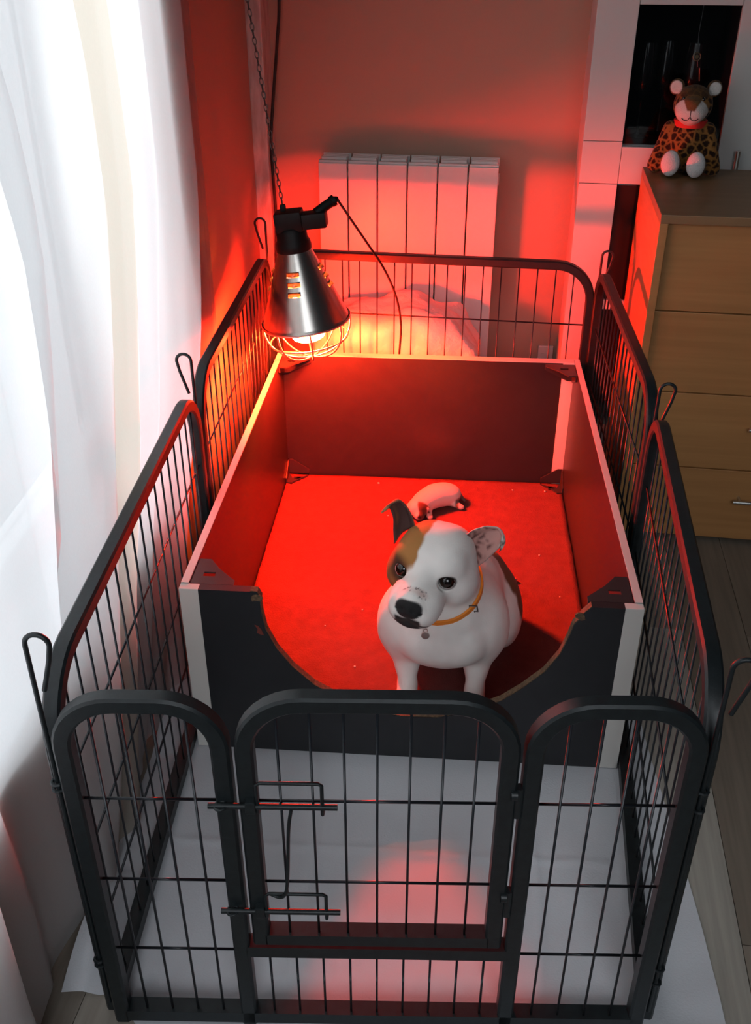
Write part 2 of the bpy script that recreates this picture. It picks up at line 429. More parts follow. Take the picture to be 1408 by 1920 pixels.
# ================================================================== SHEET UNDER THE PEN
ns_, my_ = 130, 110; P = []
for j in range(my_):
    for i in range(ns_):
        u, v = i / (ns_ - 1), j / (my_ - 1)
        x = -.078 + .913 * u + .006 * math.sin(v * 5) * u - .02 * v * u; ym = -.055 + .075 * (1 - sstep(np.array([x]), -.02, .08)[0]); y = ym + (.725 - ym) * v
        y += .012 * math.sin(u * 11)
        inside = 1 if (.0 < x < .80 and y > .51) else 0
        z = .0016
        w = abs(mnoise.noise(Vector((x * 3 + 4, y * 5, 1)))) * .006 + max(0, mnoise.noise(Vector((x * 7 - y * 4, y * 3 + x * 5, 7)))) * .006
        # ironed fold ridges
        for fx in (.22, .575): w += .0035 * math.exp(-((x - fx - .02 * math.sin(y * 7)) / .007) ** 2)
        w += .003 * math.exp(-((y - .30) / .006) ** 2)
        flat = min(1, min(abs(y - .015 - .05 * x) / .05, abs(x + .01 - 0) / .04, abs(x - .745) / .04, abs(y - .52) / .04)) if y < .51 else .0
        z += w * (flat if not inside else 0) * (1 if y > 0 else .8)
        P.append((x, y, z + .03 * sstep(np.array([-.025 - x]), 0, .03)[0] * max(0, math.sin(v * 9 + .4))))
Q = [[j * ns_ + i, j * ns_ + i + 1, (j + 1) * ns_ + i + 1, (j + 1) * ns_ + i] for j in range(my_ - 1) for i in range(ns_ - 1)]
tag(link('bed_sheet', np_mesh('bed_sheet', np.array(P), np.array(Q)), M['sheet']), 'creased white cotton sheet spread on the floor under the front of the pen', 'sheet')

# ================================================================== PLAYPEN PANELS
H = .572; TW = .0105                                       # panel height, half tube width
PROF = octprof(TW, TW, .0030)
_b = bmesh.new(); tube(_b, [(0, 0, 0), (0, 0, 1)], .0017, 6); wire_v = bpy.data.meshes.new('vertical_wire'); _b.to_mesh(wire_v); _b.free(); wire_v.materials.append(M['wire'])
_b = bmesh.new(); tube(_b, [(0, 0, 0), (1, 0, 0)], .0019, 6); wire_h = bpy.data.meshes.new('horizontal_wire'); _b.to_mesh(wire_h); _b.free(); wire_h.materials.append(M['wire'])
for me in (wire_v, wire_h): me.polygons.foreach_set('use_smooth', [True] * len(me.polygons))
_b = bmesh.new()
tube(_b, [(.0062 * math.cos(t), .0062 * math.sin(t), 0) for t in [2 * math.pi * i / 10 for i in range(10)]], .0022, 6, closed=True)
box(_b, .004, .015, -.003, .003, -.004, .004)
loop_me = bpy.data.meshes.new('hinge_loop'); _b.to_mesh(loop_me); _b.free(); loop_me.materials.append(M['pen'])
ZW = (.425, .285, .150)
def wire(parent, kind, u0, u1_or_z0, z1=None, y=0.):
    if kind == 'v': o = link('vertical_wire', wire_v, None, parent, (u0, y, u1_or_z0)); o.scale = (1, 1, z1 - u1_or_z0)
    else: o = link('horizontal_wire', wire_h, None, parent, (u0, y, z1)); o.scale = (u1_or_z0 - u0, 1, 1)
    return o
def arch_top(u, u0, u1, h, r):
    d = min(u - u0, u1 - u)
    return h if d >= r else h - r + math.sqrt(max(0, r * r - (r - d) ** 2))
def fill_wires(root, u0, u1, h, r, n, zb, zs, y=-.004):
    for i in range(n):
        u = u0 + (u1 - u0) * (i + 1) / (n + 1)
        wire(root, 'v', u, zb, arch_top(u, u0, u1, h, r) - .004, y)
    for z in zs: wire(root, 'h', u0 + .006, u1 - .006, z, y + .0034)
GAP = .017
def panel_base(name, a, b, label, group):
    a, b = Vector(a), Vector(b); d = b - a
    root = empty(name, (a.x, a.y, .003), math.atan2(d.y, d.x)); tag(root, label, 'fence panel', group)
    return root, d.length
GRP = 'wire panels of the puppy pen'
def plain_panel(a, b, label, r=.085):
    root, L = panel_base('pen_panel', a, b, label, GRP)
    u0, u1 = GAP, L - GAP
    bm = bmesh.new(); sweep2(bm, arc_path(u0, u1, H, r), PROF)
    box(bm, u0 + TW * .6, u1 - TW * .6, -TW, TW, .004, .004 + 2 * TW)
    bm_obj('frame', bm, M['pen'], root, smooth=True, ang=30)
    fill_wires(root, u0, u1, H, r, 17, .02, ZW)
    for k, (z, x, rz) in enumerate(((.125, 0, 0), (.45, 0, 0), (.105, L, math.pi), (.43, L, math.pi))):
        link('hinge_loop', loop_me, None, root, (x, 0, z), (0, 0, rz))
    return root
pFL, pFR, pML, pMR, pBL, pBR = (0, 0), (.7262, .0422), (-.026, .819), (.785, .800), (-.034, 1.632), (.781, 1.574)
plain_panel(pFL, pML, 'black wire pen panel along the curtain, nearest the camera on the left')
plain_panel(pML, pBL, 'black wire pen panel on the left behind the heat lamp shade, against the red wall')
plain_panel(pBL, pBR, 'black wire pen panel across the back, in front of the white radiator')
plain_panel(pMR, pBR, 'black wire pen panel on the right between box and dresser, far half')
plain_panel(pFR, pMR, 'black wire pen panel along the laminate floor, nearest the camera on the right')
# front panel with its little gate
root, L = panel_base('pen_panel', pFL, pFR, 'black front pen panel holding the small hinged gate with two sliding bolts', GRP)
bm = bmesh.new(); u0, ua, ub, uc, ud, u1 = GAP, .190, .2165, .5085, .5345, L - GAP
sweep2(bm, arc_path(u0, ua, H, .062), PROF); sweep2(bm, arc_path(ud, u1, H, .062), PROF)
box(bm, u0 + .006, u1 - .006, -TW, TW, .004, .004 + 2 * TW)
box(bm, ua + .006, ud - .006, -TW, TW, .148, .168)
bm_obj('frame', bm, M['pen'], root, smooth=True, ang=30)
fill_wires(root, u0, ua, H, .062, 4, .02, ZW); fill_wires(root, ud, u1, H, .062, 4, .02, ZW)
for i in range(9): wire(root, 'v', ua + (ud - ua) * (i + 1) / 10, .02, .152, -.004)
gate = empty('gate'); gate.parent = root
bm = bmesh.new(); sweep2(bm, arc_path(ub, uc, H + .004, .066, z0=.174), PROF); box(bm, ub + .006, uc - .006, -TW, TW, .174, .193)
bm_obj('gate_frame', bm, M['pen'], gate, smooth=True, ang=30)
fill_wires(gate, ub, uc, H + .004, .066, 7, .188, (.425, .285))
def wire_shape(name, pts, r, parent):
    bm = bmesh.new(); tube(bm, pts, r, 8); return bm_obj(name, bm, M['pen'], parent, smooth=True, ang=60)
for zb in (.432, .248):
    wire_shape('latch_bolt', [(.172, -.016, zb), (.318, -.016, zb)], .0036, gate)
    zu = zb + (.034 if zb > .3 else .030)
    wire_shape('latch_bracket', [(.228, -.004, zb - .018), (.228, -.016, zb - .010), (.228, -.016, zu), (.232, -.016, zu + .003), (.297, -.016, zu + .003), (.301, -.016, zu), (.301, -.016, zb - .012), (.301, -.004, zb - .018)], .0022, gate)
    bm = boxes((.214, .226, -.021, -.009, zb - .009, zb + .009), bev=.002); bm_obj('latch_plate', bm, M['pen'], gate)
    wire_shape('keeper_loop', [(.186 + .0068 * math.sin(t), -.016 + .0068 * math.cos(t), zb) for t in [i * math.pi / 5 for i in range(10)]], .0018, root)
wire_shape('latch_handle', smooth_path([(.266, -.018, .430), (.262, -.022, .40), (.258, -.022, .33), (.254, -.022, .292), (.246, -.020, .280), (.232, -.014, .279)], 5), .0021, gate)
for zb in (.438, .262):
    bm = bmesh.new(); tube(bm, [(.5215, -.006, zb - .026), (.5215, -.006, zb + .020)], .0058, 10); tube(bm, [(.512, -.010, zb + .012), (.519, -.010, zb + .012)], .007, 10)
    bm_obj('gate_hinge', bm, M['pen'], root, smooth=True)
for k, (z, x, rz) in enumerate(((.115, 0, 0), (.44, 0, 0), (.095, L, math.pi), (.42, L, math.pi))):
    link('hinge_loop', loop_me, None, root, (x, 0, z), (0, 0, rz))

# hinge pins: thin rods with a bent loop on top
def pin(xy, ztop, sx, label, rz=0., w=.013):
    pts = [(0, 0, .03), (0, 0, .3), (0, 0, ztop - w - .03)]
    pts += [(w - w * math.cos(t), 0, ztop - w + w * math.sin(t)) for t in [math.pi * i / 9 for i in range(10)]]
    pts += [(w * 1.7, 0, ztop - w - .02), (w * .75, 0, ztop - .075)]
    pts = [(p[0] * sx, p[1], p[2]) for p in pts]
    bm = bmesh.new(); tube(bm, pts, .0029, 8)
    return tag(bm_obj('hinge_pin', bm, M['pen'], None, (xy[0], xy[1], .003), (0, 0, rz), smooth=True, ang=60), label, 'pin', 'looped hinge pins of the puppy pen')
pin(pFL, .662, 1, 'looped steel pin at the front left pen corner, against the white curtain')
pin(pFR, .640, 1, 'looped steel pin at the front right pen corner, cut by the picture edge')
pin(pML, .632, -1, 'looped steel pin joining the two left pen panels')
pin(pMR, .612, 1, 'looped steel pin joining the two right pen panels, before the drawers')
pin(pBL, .655, -1, 'looped steel pin at the back left pen corner beside the lamp cord')
pin(pBR, .610, 1, 'looped steel pin at the back right pen corner beside the white cabinet')

# ================================================================== WHELPING BOX
bx0, bx1, by0, by1, HB = .000, .750, .512, 1.532, .350
wbx = tag(empty('whelping_box', (0, 0, .003)), 'charcoal whelping box with white edges and a curved entrance cut in its front', 'whelping box')
BT = .014
ucut = [(.118, HB), (.129, HB - .001), (.134, HB - .012), (.133, .325), (.134, .305), (.139, .272), (.155, .233), (.181, .194), (.216, .157), (.262, .127), (.315, .104), (.37, .095), (.43, .097),
        (.485, .113), (.538, .143), (.572, .174), (.605, .211), (.627, .251), (.637, .285), (.643, .313), (.650, .323), (.655, .334), (.668, HB)]
outer = [(bx0 + .032, 0), (bx1 - .030, 0), (bx1 - .030, HB)] + ucut[::-1] + [(bx0 + .032, HB)]
bm = prism(bmesh.new(), outer, [], by0, by0 + .016, 'xz'); bm_obj('front_board', bm, M['board'], wbx)
# raw chipboard edge round the cut, as a thin strip let into the edge
bm = bmesh.new(); prof = [(-.0012, by0 + .0015), (.0012, by0 + .0015), (.0012, by0 + .0145), (-.0012, by0 + .0145)]
sweep2(bm, ucut, prof); bm_obj('cut_edge', bm, M['chip'], wbx)
for (cx, cz, sx) in ((.126, HB - .012, .012), (.651, .331, .011)):
    bm = bmesh.new(); pts = []
    for i in range(9):
        a = 2 * math.pi * i / 9; rr = sx * (.55 + .5 * rnd.random()); pts.append((cx + rr * math.cos(a) * 1.0, cz + rr * .8 * math.sin(a)))
    prism(bm, pts, [], by0 - .0006, by0 + .003, 'xz'); bm_obj('chipped_patch', bm, M['chip'], wbx)
bm = prism(bmesh.new(), [(.121, .283), (.127, .281), (.132, .274), (.136, .262), (.131, .263), (.124, .266), (.126, .274)], [], by0 - .0005, by0 + .002, 'xz')
sc_ = bm_obj('scuff_mark', bm, mat('red_scuff', (.16, .03, .02), .8), wbx); sc_['label'] = 'small red scuff beside the cut'
bm = boxes((bx0, bx0 + BT, by0 + .016, by1, 0, HB)); bm_obj('left_board', bm, M['board'], wbx)
bm = boxes((bx1 - BT, bx1, by0 + .016, by1, 0, HB)); bm_obj('right_board', bm, M['board'], wbx)
bm = boxes((bx0 + BT, bx1 - BT, by1 - .024, by1, 0, HB)); bm_obj('back_board', bm, M['board'], wbx)
bm = boxes((bx0 + BT, bx1 - BT, by0 + .016, by1 - .024, 0, .008)); bm_obj('base_board', bm, M['board'], wbx)
for x0, x1 in ((bx0, bx0 + .032), (bx1 - .030, bx1)):
    bm_obj('corner_strip', boxes((x0, x1, by0, by0 + .016, 0, HB), bev=.0008), M['edge'], wbx)
bm_obj('corner_strip', boxes((bx1 - BT - .028, bx1 - BT, by1 - .0265, by1 - .0242, .01, HB)), M['edge'], wbx)
bm_obj('edge_band', boxes((bx0 + BT, bx1 - BT, by1 - .0235, by1 + .0005, HB, HB + .0012)), M['edge'], wbx)
bm_obj('edge_band', boxes((bx0, bx0 + BT - .001, by0 + .017, by1, HB, HB + .0012)), M['edge'], wbx)
bm_obj('edge_band', boxes((bx1 - BT + .001, bx1, by0 + .017, by1, HB, HB + .0012)), M['edge'], wbx)
def bracket(x, y, z, sx, sy, s=.072, flip=1):
    """three-sided corner bracket; sx, sy point into the box"""
    pl = [(0, 0), (s, 0), (s, .012), (s * .55, s * .62), (s * .28, s), (0, s)]
    hole = [(.016, .022), (.016, .034), (.036, .034), (.036, .022)]
    bm = bmesh.new(); prism(bm, pl, [hole], 0, .003)
    bm2 = prism(bm, [(0, 0), (s, 0), (s, -.012), (.012, -.040), (0, -.040)], [], 0, .003, 'xz')
    for a in ([(0, 0, 0), (0, s, 0), (0, s, -.012), (0, .012, -.04), (0, 0, -.04)],):
        v1 = [bm.verts.new(p) for p in a]; v2 = [bm.verts.new((p[0] + .003, p[1], p[2])) for p in a]
        bm.faces.new(v1); bm.faces.new(v2[::-1])
        for i in range(5): bm.faces.new((v1[i], v1[(i + 1) % 5], v2[(i + 1) % 5], v2[i]))
    for v in bm.verts: v.co.x *= sx; v.co.y *= sy; v.co.z *= flip
    return bm_obj('corner_bracket', bm, M['bracket'], wbx, (x, y, z))
bracket(bx0 + BT + .001, by0 + .018, HB - .004, 1, 1); bracket(bx1 - BT - .001, by0 + .018, HB - .004, -1, 1)
bracket(bx0 + BT + .001, by1 - .0262, HB - .004, 1, -1, .07); bracket(bx1 - BT - .001, by1 - .0285, HB - .004, -1, -1, .07)
bracket(bx0 + BT + .001, by1 - .0262, .018, 1, -1, .055, -1); bracket(bx1 - BT - .001, by1 - .0285, .018, -1, -1, .055, -1)

# carpet lining the box
CX0, CX1, CY0, CY1, CZ = bx0 + BT + .002, bx1 - BT - .002, by0 + .019, by1 - .029, .0155
P = []; nn, mm = 60, 80
for j in range(mm):
    for i in range(nn):
        u, v = i / (nn - 1), j / (mm - 1)
        e = min(u, 1 - u, v, 1 - v)
        x = CX0 + (CX1 - CX0) * u; y = CY0 + (CY1 - CY0) * v
        if i in (0, nn - 1): x += .002 * mnoise.noise(Vector((y * 30, 1, i))) 
        z = CZ + .0015 * mnoise.noise(Vector((x * 6, y * 6, 2))) + .004 * max(0, 1 - e / .02) * (.5 + .5 * mnoise.noise(Vector((x * 14, y * 14, 9))))
        P.append((x, y, z))
top = len(P)
Q = [[j * nn + i, j * nn + i + 1, (j + 1) * nn + i + 1, (j + 1) * nn + i] for j in range(mm - 1) for i in range(nn - 1)]
rim = [i for i in range(nn)] + [j * nn + nn - 1 for j in range(1, mm)] + [(mm - 1) * nn + i for i in range(nn - 2, -1, -1)] + [j * nn for j in range(mm - 2, 0, -1)]
base = {}
for k, i in enumerate(rim): base[i] = len(P); P.append((P[i][0], P[i][1], .0112))
for k in range(len(rim)):
    a, b = rim[k], rim[(k + 1) % len(rim)]; Q.append([b, a, base[a], base[b]])
tag(link('carpet_mat', np_mesh('carpet_mat', np.array(P), np.array(Q)), M['carpet']), 'dark red carpet lining the whelping box floor, lit by the heat lamp', 'mat')
FZ = CZ + .0008                                            # carpet surface

# crumbs on the carpet
def pebble(name, r, m, loc, seed, sq=.7):
    bm = bmesh.new(); bmesh.ops.create_icosphere(bm, subdivisions=1, radius=r)
    for v in bm.verts: v.co *= 1 + .35 * mnoise.noise(v.co * (1.2 / r) + Vector((seed, 0, 0))); v.co.z *= sq
    return bm_obj(name, bm, m, None, (loc[0], loc[1], FZ + r * sq * .8), smooth=True, ang=70)
for k, (x, y, r, lab) in enumerate((
        (.258, 1.469, .0034, 'largest pale crumb on the carpet, left of the puppy near the back board'),
        (.264, .734, .0022, 'pale crumb on the carpet left of the dog, beside its front leg'),
        (.656, 1.161, .0022, 'pale crumb on the carpet near the right board, beyond the red treat'),
        (.607, 1.46, .0024, 'pale crumb on the carpet right of the puppy, near the back board'),
        (.263, .921, .0018, 'pale crumb on the carpet left of the dog head'),
        (.293, 1.31, .0020, 'pale crumb on the carpet just above the tan ear of the dog'),
        (.690, 1.46, .0026, 'pale crumb in the back right corner of the box carpet'),
        (.19, .86, .0017, 'pale crumb on the carpet close to the left board'),
        (.69, 1.00, .0018, 'pale crumb on the carpet against the right board, level with the red treat'))):
    tag(pebble('crumb', r, M['crumb'], (x, y), k), lab, 'crumb', 'crumbs on the box carpet')
tag(pebble('dog_treat', .0075, M['treat'], (.593, 1.052), 4, .8), 'small reddish treat lying on the carpet right of the dog', 'treat')

# ================================================================== HEAT LAMP
lamp = tag(empty('heat_lamp', (.100, 1.355, .503), rot=(.0, -.125, 0)), 'aluminium cone heat lamp with red bulb and wire cage hanging over the box', 'lamp')
NS = 96
def shade_r(z): return .100 + (.0365 - .100) * z / .165
zs = [0, .004] + [.004 + .161 * i / 40 for i in range(1, 41)]
slots = [(.116, .126), (.096, .106), (.076, .086)]
def skip(i, j):
    zc = (zs[i] + zs[i + 1]) / 2; r = shade_r(zc)
    for s0 in (0, math.pi / 2, math.pi, -math.pi / 2):
        a = (2 * math.pi * (j + .5) / NS - (math.radians(-93) + s0) + math.pi) % (2 * math.pi) - math.pi
        for a0, a1 in slots:
            if a0 < zc < a1 and abs(a * r) < .0135: return True
    return False
bm = bmesh.new(); prof = [(shade_r(z) + (.0015 if z < .003 else 0), z) for z in zs]
lathe(bm, prof, NS, skip)
lathe(bm, [(shade_r(z) - .0016, z) for z in zs][::-1], NS, lambda i, j: skip(len(zs) - 2 - i, j))
lathe(bm, [(.1015, 0), (.1030, .002), (.1015, .005)], NS)
shade = bm_obj('shade', bm, M['alu'], lamp, smooth=True, ang=60)
# louvre lips over the slots
for s0 in (0, math.pi / 2, math.pi, -math.pi / 2):
    for a0, a1 in slots:
        bm = bmesh.new(); n = 12; rings = []
        for i in range(n + 1):
            t = i / n; aw = (t - .5) * 2 * .0145; z1 = a1 + .002; bul = .006 * math.sin(math.pi * t)
            row = []
            for (zz, of) in ((z1, 0), (z1 - .004, bul * .8), (z1 - .0085, bul)):
                r = shade_r(zz) + of + .0006; a = math.radians(-93) + s0 + aw / r; row.append(bm.verts.new((r * math.cos(a), r * math.sin(a), zz)))
            rings.append(row)
        for i in range(n):
            for k in range(2): bm.faces.new((rings[i][k], rings[i + 1][k], rings[i + 1][k + 1], rings[i][k + 1]))
        bmesh.ops.solidify(bm, geom=bm.faces[:], thickness=.0006)
        bm_obj('vent_louvre', bm, M['alu'], shade, smooth=True, ang=50)
# socket and switch housing
bm = bmesh.new(); lathe(bm, [(.0, .160), (.030, .160), (.0385, .163), (.0395, .172), (.0375, .182), (.034, .188), (.033, .206), (.029, .212), (0, .212)], 32)
bm_obj('lamp_socket', bm, M['socket'], lamp, smooth=True, ang=40)
bm = boxes((-.030, .030, -.026, .026, .205, .248), bev=.006); box(bm, .02, .082, -.021, .021, .206, .240, bev=.006)
bm_obj('switch_housing', bm, M['socket'], lamp, smooth=True, ang=40)
bm = boxes((-.016, -.003, -.005, .005, .246, .262), bev=.003); bm_obj('hanging_lug', bm, M['socket'], lamp, smooth=True)
bm = bmesh.new(); tube(bm, [(.060, 0, .236), (.080, .01, .246), (.092, .016, .251), (.094, .017, .252), (.101, .02, .255)], [.011, .011, .0105, .0125, .0125], 12)
tube(bm, [(.101, .02, .255), (.108, .024, .256)], [.008, .005], 10)
bm_obj('plug', bm, M['socket'], lamp, smooth=True, ang=40)
# cage
bm = bmesh.new()
for k in range(4):
    a = math.pi * k / 4 + .22
    pts = []
    for i in range(21):
        t = -1 + 2 * i / 20; r = .100 * math.sin(t * math.pi / 2) if abs(t) < 1 else .1 * t
        z = -.088 * math.cos(t * math.pi / 2) ** .8 if abs(t) < 1 else 0
        pts.append((r * math.cos(a), r * math.sin(a), z))
    tube(bm, pts, .0022, 6)
tube(bm, [(.090 * math.cos(t), .090 * math.sin(t), -.043) for t in [2 * math.pi * i / 40 for i in range(40)]], .0019, 6, closed=True)
tube(bm, [(.1005 * math.cos(t), .1005 * math.sin(t), -.001) for t in [2 * math.pi * i / 48 for i in range(48)]], .0019, 6, closed=True)
bm_obj('wire_cage', bm, M['cage'], lamp, smooth=True, ang=70)
bm = bmesh.new(); lathe(bm, [(0, -.0475), (.014, -.0470), (.027, -.0445), (.036, -.0395)], 20)
bl = bm_obj('bulb', bm, M['bulb'], lamp, smooth=True)                        # glowing red face of the reflector bulb
bm = bmesh.new(); lathe(bm, [(.036, -.0395), (.041, -.030), (.0425, -.020), (.0425, -.010)], 20)
bm_obj('bulb_glow_band', bm, M['side_glow'], bl, smooth=True)  # added glowing band round the bulb's side, not a reflecting coat
bm = bmesh.new(); lathe(bm, [(.0425, -.010), (.036, .018), (.031, .030)], 20); bm_obj('bulb_shell', bm, M['cage'], bl, smooth=True)
bm = bmesh.new(); lathe(bm, [(.031, .030), (.026, .045), (.020, .060)], 20); bm_obj('bulb_vent_glow', bm, M['vent_glow'], bl, smooth=True)  # added glowing ring that lights the shade from inside
bm = bmesh.new(); lathe(bm, [(.020, .06), (.019, .09), (.018, .16)], 20); bm_obj('bulb_neck', bm, M['cage'], lamp, smooth=True)
# chain (each link a small ring, up out of the frame)
bm = bmesh.new(); z = .262; k = 0
while z < 1.60:
    pts = []
    for i in range(10):
        t = 2 * math.pi * i / 10; x = .0036 * math.cos(t); zz = z + .007 + .008 * math.sin(t)
        pts.append((x - .0095, 0, zz) if k % 2 else (-.0095, x, zz))
    tube(bm, pts, .0011, 5, closed=True); z += .0125; k += 1
o = bm_obj('chain', bm, M['chain'], lamp, smooth=True); o['kind'] = 'stuff'
# power cord from the plug down behind the box (lamp-local)
inv = (Matrix.Translation(lamp.location) @ Euler(lamp.rotation_euler).to_matrix().to_4x4()).inverted()
cw = [(.177, 1.379, .742), (.200, 1.40, .722), (.235, 1.44, .655), (.270, 1.48, .585), (.296, 1.53, .50), (.306, 1.56, .42), (.302, 1.566, .33), (.296, 1.566, .20), (.29, 1.566, .06), (.26, 1.566, .010), (.12, 1.566, .0075)]
bm = bmesh.new(); cwl = [inv @ Vector(p) for p in cw]; cwl[0] = Vector((.106, .0235, .256)); tube(bm, smooth_path(cwl, 8), .0028, 7)
bm_obj('power_cord', bm, M['cord'], lamp, smooth=True)

# loose black cable hanging in the corner
bm = bmesh.new()
tube(bm, smooth_path([(-.018, 2.02, 2.5), (-.030, 2.02, 1.4), (-.037, 2.015, 1.12), (-.047, 2.01, 1.01), (-.064, 2.0, .87), (-.072, 1.985, .77), (-.070, 1.975, .69), (-.066, 1.965, .565), (-.07, 1.95, .38), (-.06, 1.94, .15), (-.03, 1.93, .012), (.06, 1.90, .006)], 8), .0042, 8)
tag(bm_obj('cable', bm, M['cord'], smooth=True), 'black cable hanging straight down in the red-lit wall corner behind the lamp', 'cable')

# ================================================================== RADIATOR
rad = tag(empty('radiator', RW(.162, 0, 0), RY), 'white six-section aluminium radiator on the back wall, glowing red in the lamp light', 'radiator')
SW = .0805
b1 = boxes((.0018, SW - .0018, -.112, -.104, .115, .728), bev=.003)
box(b1, .030, .050, -.104, -.034, .13, .715); box(b1, .004, SW - .004, -.040, -.034, .12, .725); box(b1, .008, SW - .008, -.075, -.070, .12, .722)
sec_me = bpy.data.meshes.new('section'); bmesh.ops.recalc_face_normals(b1, faces=b1.faces); b1.to_mesh(sec_me); b1.free(); sec_me.materials.append(M['radiator'])
b2 = bmesh.new()
box(b2, .002, SW - .002, -.104, -.092, .722, .733, bev=.002)
for k in range(3): box(b2, .006, SW - .006, -.086 + .017 * k, -.077 + .017 * k, .725, .738, bev=.002)
box(b2, .002, SW - .002, -.036, -.030, .718, .738, bev=.001)
cap_me = bpy.data.meshes.new('top_grille'); bmesh.ops.recalc_face_normals(b2, faces=b2.faces); b2.to_mesh(cap_me); b2.free(); cap_me.materials.append(M['radiator'])
for k in range(6):
    s = link('section', sec_me, None, rad, (SW * k, 0, 0)); link('top_grille', cap_me, None, s)
for zz in (.16, .69): bm_obj('header_pipe', tube(bmesh.new(), [(.0, -.070, zz), (SW * 6, -.070, zz)], .016, 12), M['radiator'], rad, smooth=True)
for xx in (.06, SW * 6 - .075): bm_obj('wall_bracket', boxes((xx, xx + .015, -.034, -.001, .60, .70)), M['radiator'], rad)

# white sack of bedding between box and radiator
sk = bmesh.new(); bmesh.ops.create_cube(sk, size=1.0); bmesh.ops.subdivide_edges(sk, edges=sk.edges[:], cuts=22, use_grid_fill=True)
for v in sk.verts:
    p = v.co.copy(); q = Vector((abs(p.x) * 2, abs(p.y) * 2, abs(p.z) * 2)); n = (q.x ** 5 + q.y ** 5 + q.z ** 5) ** .2
    v.co = p / max(n, .6)
    x, y, z = v.co
    v.co = Vector((x * .46, y * .215, z * .40))
    c = v.co
    top = max(0, z)
    dz = .035 * mnoise.noise(Vector((c.x * 9, c.y * 9, 3))) + .016 * abs(mnoise.noise(Vector((c.x * 24, c.y * 24, c.z * 16)))) - .035 * (c.x / .23) ** 2 * (1 if z > 0 else 0) - .05 * max(0, (c.x - .16) / .07)
    v.co.z += dz * (.3 + 1.4 * top); v.co.y += .014 * mnoise.noise(Vector((c.x * 14, c.z * 20, 5))); v.co.x += .014 * mnoise.noise(Vector((c.y * 18, c.z * 18, 8)))
tag(bm_obj('bedding_sack', sk, M['sack'], None, (.285, 1.768, .206), (0, 0, RY), smooth=True, ang=80), 'crumpled white sack of bedding lying between box and radiator', 'sack')

# wall outlet low on the back wall
ot = tag(empty('wall_outlet', RW(.812, 0, .165), RY), 'small white wall outlet low in the corner beside the cabinet', 'outlet')
bm_obj('cover_plate', boxes((-.022, .022, -.010, 0, -.035, .04), bev=.003), M['outlet'], ot)
bm_obj('socket_rocker', boxes((-.012, .012, -.013, -.0102, -.015, .018), bev=.001), M['white'], ot)

# ================================================================== WHITE CABINET
cab = tag(empty('cabinet', RW(.845, 0, 0), RY), 'tall white cabinet with a dark glass door standing behind the dresser', 'cabinet')
CD, CW, CH = .222, .72, 1.75
bm = boxes((0, .018, -CD, 0, 0, CH), (CW - .018, CW, -CD, 0, 0, CH), (.018, CW - .018, -.012, 0, 0, CH), (.018, CW - .018, -CD + .01, -.012, CH - .018, CH), (.018, CW - .018, -CD + .01, -.012, 0, .06),
           (.018, CW - .018, -CD + .01, -.012, .726, .742), (.018, CW - .018, -CD + .01, -.012, .80, .815), (.018, CW - .018, -CD + .01, -.012, 1.128, 1.146), (.325, .343, -CD + .01, -.012, .06, CH - .018))
bm_obj('carcass', bm, M['white'], cab)
def fpanel(name, x0, x1, z0, z1, y=-CD, t=.016, m='white', par=None, bev=.0012):
    return bm_obj(name, boxes((x0, x1, y - t, y, z0, z1), bev=bev), M[m], par or cab)
# face: left stile pieces (seams between them), rails, right column door
fpanel('stile', .0, .0935, .826, 1.74); fpanel('stile', .0, .0935, .7265, .8245); fpanel('stile', .0, .0935, .0, .725)
fpanel('drawer_front', .0945, .3185, .7265, .8135)
fpanel('rail', .0945, .3185, 1.1195, 1.1375)
fpanel('right_door', .3195, .70, .30, 1.74)
hd = cab.children[-1]
bm = bmesh.new(); tube(bm, [(.362, -CD - .016, .62), (.362, -CD - .034, .62)], .004, 8); tube(bm, [(.362, -CD - .016, .79), (.362, -CD - .034, .79)], .004, 8); tube(bm, [(.362, -CD - .036, .58), (.362, -CD - .036, .815)], .006, 12)
bm_obj('handle', bm, M['chrome'], hd, smooth=True)
gd = fpanel('glass_door', .0945, .3185, .8155, 1.1185, t=.006, m='smoke', y=-CD + .002, bev=0)
fpanel('glass_door', .0945, .3185, 1.1385, 1.70, t=.006, m='glassdark', y=-CD + .002, bev=0)
fpanel('lower_door', .0945, .3185, .432, .7235, t=.010, m='glassdark', y=-CD + .002)
fpanel('shelf_lip', .0945, .3185, .405, .430, y=-CD + .004)
fpanel('lower_door', .0945, .3185, .14, .403, t=.010, m='glassdark', y=-CD + .002)
bm = boxes((.0185, .3245, -.018, -.0125, .816, 1.127), (.0185, .0215, -CD + .012, -.018, .816, 1.127), (.3215, .3245, -CD + .012, -.018, .816, 1.127), (.0215, .3215, -CD + .012, -.018, .8155, .8175), (.0215, .3215, -CD + .012, -.018, 1.124, 1.1275))
bm_obj('dark_lining', bm, M['dark'], cab)
